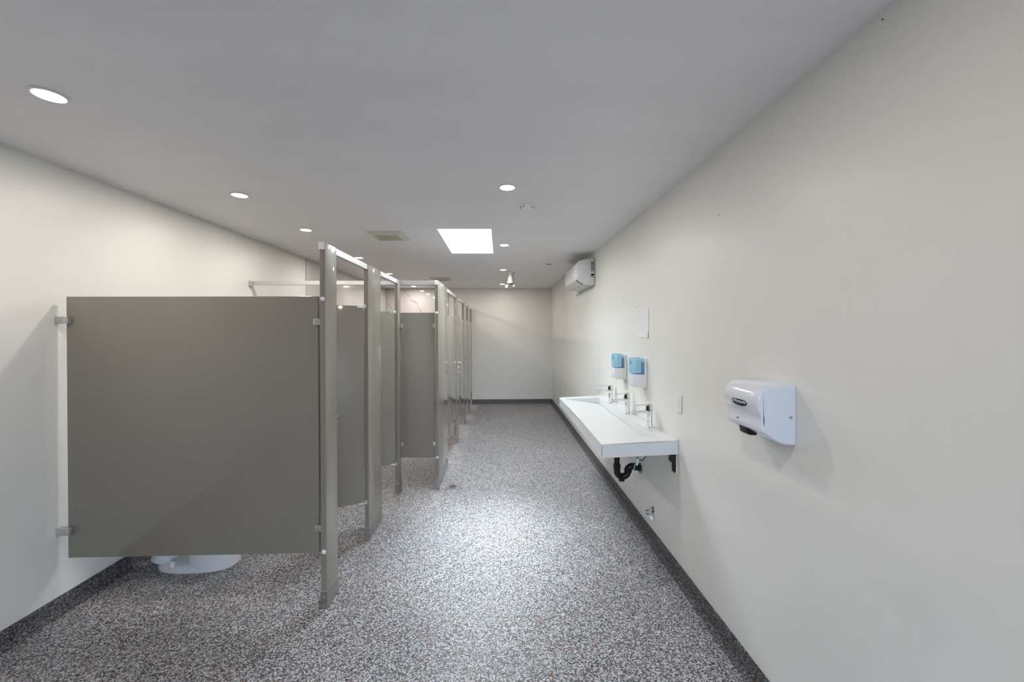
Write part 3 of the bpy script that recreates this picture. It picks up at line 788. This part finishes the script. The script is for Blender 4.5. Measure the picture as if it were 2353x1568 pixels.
# badge: flat oval on the upper bulge, facing -X
def oval(bm, cy_, cz, ry, rz, x0, x1, seg=40):
    pts = [(cy_ + ry * cos(2 * pi * k / seg), cz + rz * sin(2 * pi * k / seg)) for k in range(seg)]
    prism(bm, pts, 'x', x0, x1)
    return bm
BY, BZ = 1.613, 1.282
bm = oval(BM(), BY, BZ, .0500, .0155, XR - .1510, XR - .1460)
bmesh.ops.rotate(bm, verts=bm.verts, cent=(XR - .146, BY, BZ), matrix=Matrix.Rotation(radians(3), 3, 'Y'))
bd = obj('badge', bm, M_black, t, label='black oval badge')
def on_wall(xw, yy, zz, rot=0.0):
    # text facing -X, reading direction towards -Y
    return Matrix.Translation((xw, yy, zz)) @ Matrix(((0, 0, -1, 0), (-1, 0, 0, 0), (0, 1, 0, 0), (0, 0, 0, 1)))
obj('lettering', text_bm('eXtremeAir', .0185, on_wall(XR - .1515, BY, BZ + .002)), M_white, bd)
obj('small_lettering', text_bm('American Dryer', .0068, on_wall(XR - .1512, BY + .004, BZ - .0088)), M_silver, bd)
bm = BM(); lathe(bm, [(.0055, -.001), (.0055, .002), (.0098, .003), (.0100, -.001)], (XR - .1330, 1.647, 1.202), (-1, 0, 0), 24); obj('sensor_ring', bm, M_black, t, True)
bm = BM(); lathe(bm, [(0, .0016), (.0055, .0016), (.0055, -.001)], (XR - .1330, 1.647, 1.202), (-1, 0, 0), 20); obj('sensor_eye', bm, M_label, t, True)
bm = BM(); prism(bm, [(XR - .118, 1.178), (XR - .072, 1.150), (XR - .074, 1.140), (XR - .104, 1.142), (XR - .112, 1.148)], 'y', 1.618, 1.672, .004, 2); obj('nozzle', bm, M_black, t, True, 'black air nozzle')
bm = BM(); lathe(bm, [(0, 0), (.0068, 0), (.006, .0022), (.003, .0026), (.0028, .0014), (0, .0014)], (XR - .020, DY0, 1.240), (0, -1, 0), 20); sc_ = obj('screw', bm, M_chrome, t, True)
bm = BM(); bx(bm, XR - .0250, XR - .0150, DY0 - .0030, DY0 - .0024, 1.2393, 1.2407); obj('screw_slot', bm, M_grey, sc_)

# ================================================================== SWITCH PLATES
def plate(y0, y1, z0, z1, label, sw):
    t = thing('wall_plate', label, 'wall switch', (XR, (y0 + y1) / 2, z0), 'wall plates')
    obj('plate', bx(BM(), XR - .0075, XR - .0005, y0, y1, z0, z1, .002, 2), M_plast, t, True)
    yc, zc = (y0 + y1) / 2, (z0 + z1) / 2
    r = obj('insert', bx(BM(), XR - .0100, XR - .0070, yc - .0165, yc + .0165, zc - .033, zc + .033, .001, 1), M_plast, t, True)
    if sw:
        for z in (zc + .013, zc - .013):
            bm = BM(); bx(bm, XR - .0104, XR - .0100, yc - .006, yc - .0042, z - .004, z + .004); bx(bm, XR - .0104, XR - .0100, yc + .0042, yc + .006, z - .004, z + .004)
            obj('slot', bm, M_labell, r)
    return t
plate(2.449, 2.529, 1.056, 1.176, 'white wall outlet plate between the hand dryer and the trough basin', True)
plate(4.545, 4.618, 1.066, 1.182, 'small white wall plate left of the soap dispensers', True)

# ================================================================== PAPER NOTE AND TACK
t = thing('paper_note', 'sheet of white paper with faint handwriting, stuck on the right wall above the soap dispensers', 'paper', (XR, 3.14, 1.52))
bm = BM(); NY, NZ = 10, 14; grid = []
for j in range(NZ + 1):
    row = []
    for i in range(NY + 1):
        v, h = j / NZ, i / NY      # v up, h from near edge to far edge
        yy = 3.003 + h * .277; zz = 1.520 + .004 * h + v * (.222 + .008 * h * 0)
        lift = .0012 + .016 * max(0, .35 - v) ** 1.3 * (1.4 - h) + .0025 * (1 - h) * sin(v * 9) ** 2
        yy += .010 * max(0, .25 - v) * (1 - h)
        row.append(bm.verts.new((XR - lift, yy, zz)))
    grid.append(row)
for j in range(NZ):
    for i in range(NY): bm.faces.new((grid[j][i], grid[j][i + 1], grid[j + 1][i + 1], grid[j + 1][i]))
sheet = obj('sheet', bm, M_paper, t, True)
rng = random.Random(3)
bm = BM()
for li in range(11):
    zz = 1.728 - li * .016
    if li in (2, 3, 5): continue
    yy = 3.255 - rng.random() * .02
    while yy > 3.05 + rng.random() * .07:
        ln = .012 + rng.random() * .02
        bx(bm, XR - .0048, XR - .0045, yy - ln, yy, zz, zz + .0016 + rng.random() * .0015); yy -= ln + .008
obj('handwriting', bm, M_ink, sheet, label='faint handwritten lines', kind='stuff')
t = obj('adhesive_tab', lathe(BM(), [(0, .0005), (.006, .0005), (.006, .004), (.003, .008), (0, .009)], (XR, 3.255, 1.772), (-1, 0, 0), 14), M_white, None, True)
tag(t, 'tiny white adhesive tab on the wall just above the paper note', 'adhesive tab')
for yy, zz, lb in ((2.028, 2.165, 'tiny dark screw high on the right wall, above the hand dryer'), (1.154, 2.485, 'tiny dark screw just under the ceiling at the upper right')):
    o_ = obj('wall_screw', lathe(BM(), [(0, .0003), (.0022, .0003), (.0022, .002), (0, .003)], (XR, yy, zz), (-1, 0, 0), 10), M_grey, None, True); tag(o_, lb, 'screw')

tag(obj('metal_nut', lathe(BM(), [(.0035, .0006), (.0085, .0006), (.0085, .0055), (.0035, .0055), (.0035, .0006)], (.972, 2.688, 0), (0, 0, 1), 6), M_chrome), 'tiny shiny metal nut lying on the floor under the near end of the trough basin', 'nut')

# ================================================================== AIR CONDITIONER
t = thing('air_conditioner', 'white split air conditioner high on the right wall near the ceiling', 'air conditioner', (XR, 5.115, 2.12))
prof = [(.006, 2.430), (.10, 2.427), (.155, 2.418), (.190, 2.406), (.208, 2.390), (.214, 2.370), (.219, 2.30), (.219, 2.215), (.214, 2.190), (.200, 2.172),
        (.170, 2.150), (.139, 2.134), (.10, 2.127), (.05, 2.125), (.006, 2.126)]
bm = BM(); prism(bm, [(XR - p, z) for p, z in prof], 'y', 4.700, 5.530, .004, 2); obj('casing', bm, M_plast2, t, True)
bm = BM(); bx(bm, XR - .0055, XR - .0008, 4.704, 5.526, 2.13, 2.428); obj('back_plate', bm, M_grey, t, label='dark mounting plate')
def louv(y0, y1, off, m_, nm, ps, lb=None):
    bm = BM(); A = [(XR - p - off * nx, z - off * nz) for p, z, nx, nz in ps]; B = [(XR - p + .002 * nx, z + .002 * nz) for p, z, nx, nz in reversed(ps)]
    prism(bm, A + B, 'y', y0, y1); return obj(nm, bm, m_, t, True, lb)
arc = [(.2125, 2.186, .9, .45), (.200, 2.172, .7, .7), (.170, 2.150, .5, .86), (.139, 2.134, .35, .93)]
louv(4.712, 4.785, .0010, M_label, 'end_slot', arc, 'dark grey slot')
louv(4.785, 5.50, .0035, M_plast2, 'louvre', arc)
louv(4.785, 5.50, .0012, M_grey, 'slot', [(.1385, 2.1345, .35, .93), (.1345, 2.133, .3, .95)])
bm = BM(); bx(bm, XR - .205, XR - .11, 4.74, 5.49, 2.415, 2.4165)
bm.free()
for k in range(9):
    bm = BM(); yy = 4.76 + k * .088
    prism(bm, [(XR - .150, 2.4200), (XR - .192, 2.4065), (XR - .192, 2.4085), (XR - .150, 2.4225)], 'y', yy, yy + .06); obj('grille_bar', bm, M_grey, t)
lab = obj('label', bx(BM(), XR - .053, XR - .012, 4.6992, 4.7, 2.272, 2.400), M_labell, t, label='grey printed rating label')
for a in ((.050, .014, 2.368, 2.397), (.050, .014, 2.335, 2.363), (.048, .016, 2.296, 2.331)):
    obj('printed_block', bx(BM(), XR - a[0], XR - a[1], 4.6986, 4.6992, a[2], a[3]), M_label, lab)
obj('sticker', bx(BM(), XR - .050, XR - .013, 4.6988, 4.7, 2.230, 2.254), M_black, t, label='black sticker')
obj('sticker', bx(BM(), XR - .052, XR - .012, 4.6990, 4.7, 2.211, 2.220), M_label, t, label='thin dark sticker')
bm = BM(); lathe(bm, [(0, 0), (.0045, 0), (.004, .001), (0, .0012)], (XR - .068, 4.7, 2.153), (0, -1, 0), 14); obj('screw_hole', bm, M_dark, t)
bm = BM(); lathe(bm, [(.0255, 0), (.0265, 0), (.0265, .0006), (.0255, .0006), (.0255, 0)], (XR - .034, 4.7, 2.168), (0, -1, 0), 28); obj('knockout_ring', bm, M_labell, t)
bm = BM(); tube(bm, [(XR - .035, 5.50, 2.118), (XR - .035, 5.62, 2.110), (XR - .03, 5.66, 2.095), (XR - .03, 5.665, 2.07)], .012, 14)
tube(bm, [(XR - .012, 5.58, 2.118), (XR - .012, 5.60, 2.075)], .008, 12); obj('pipe', bm, M_plast, t, True)
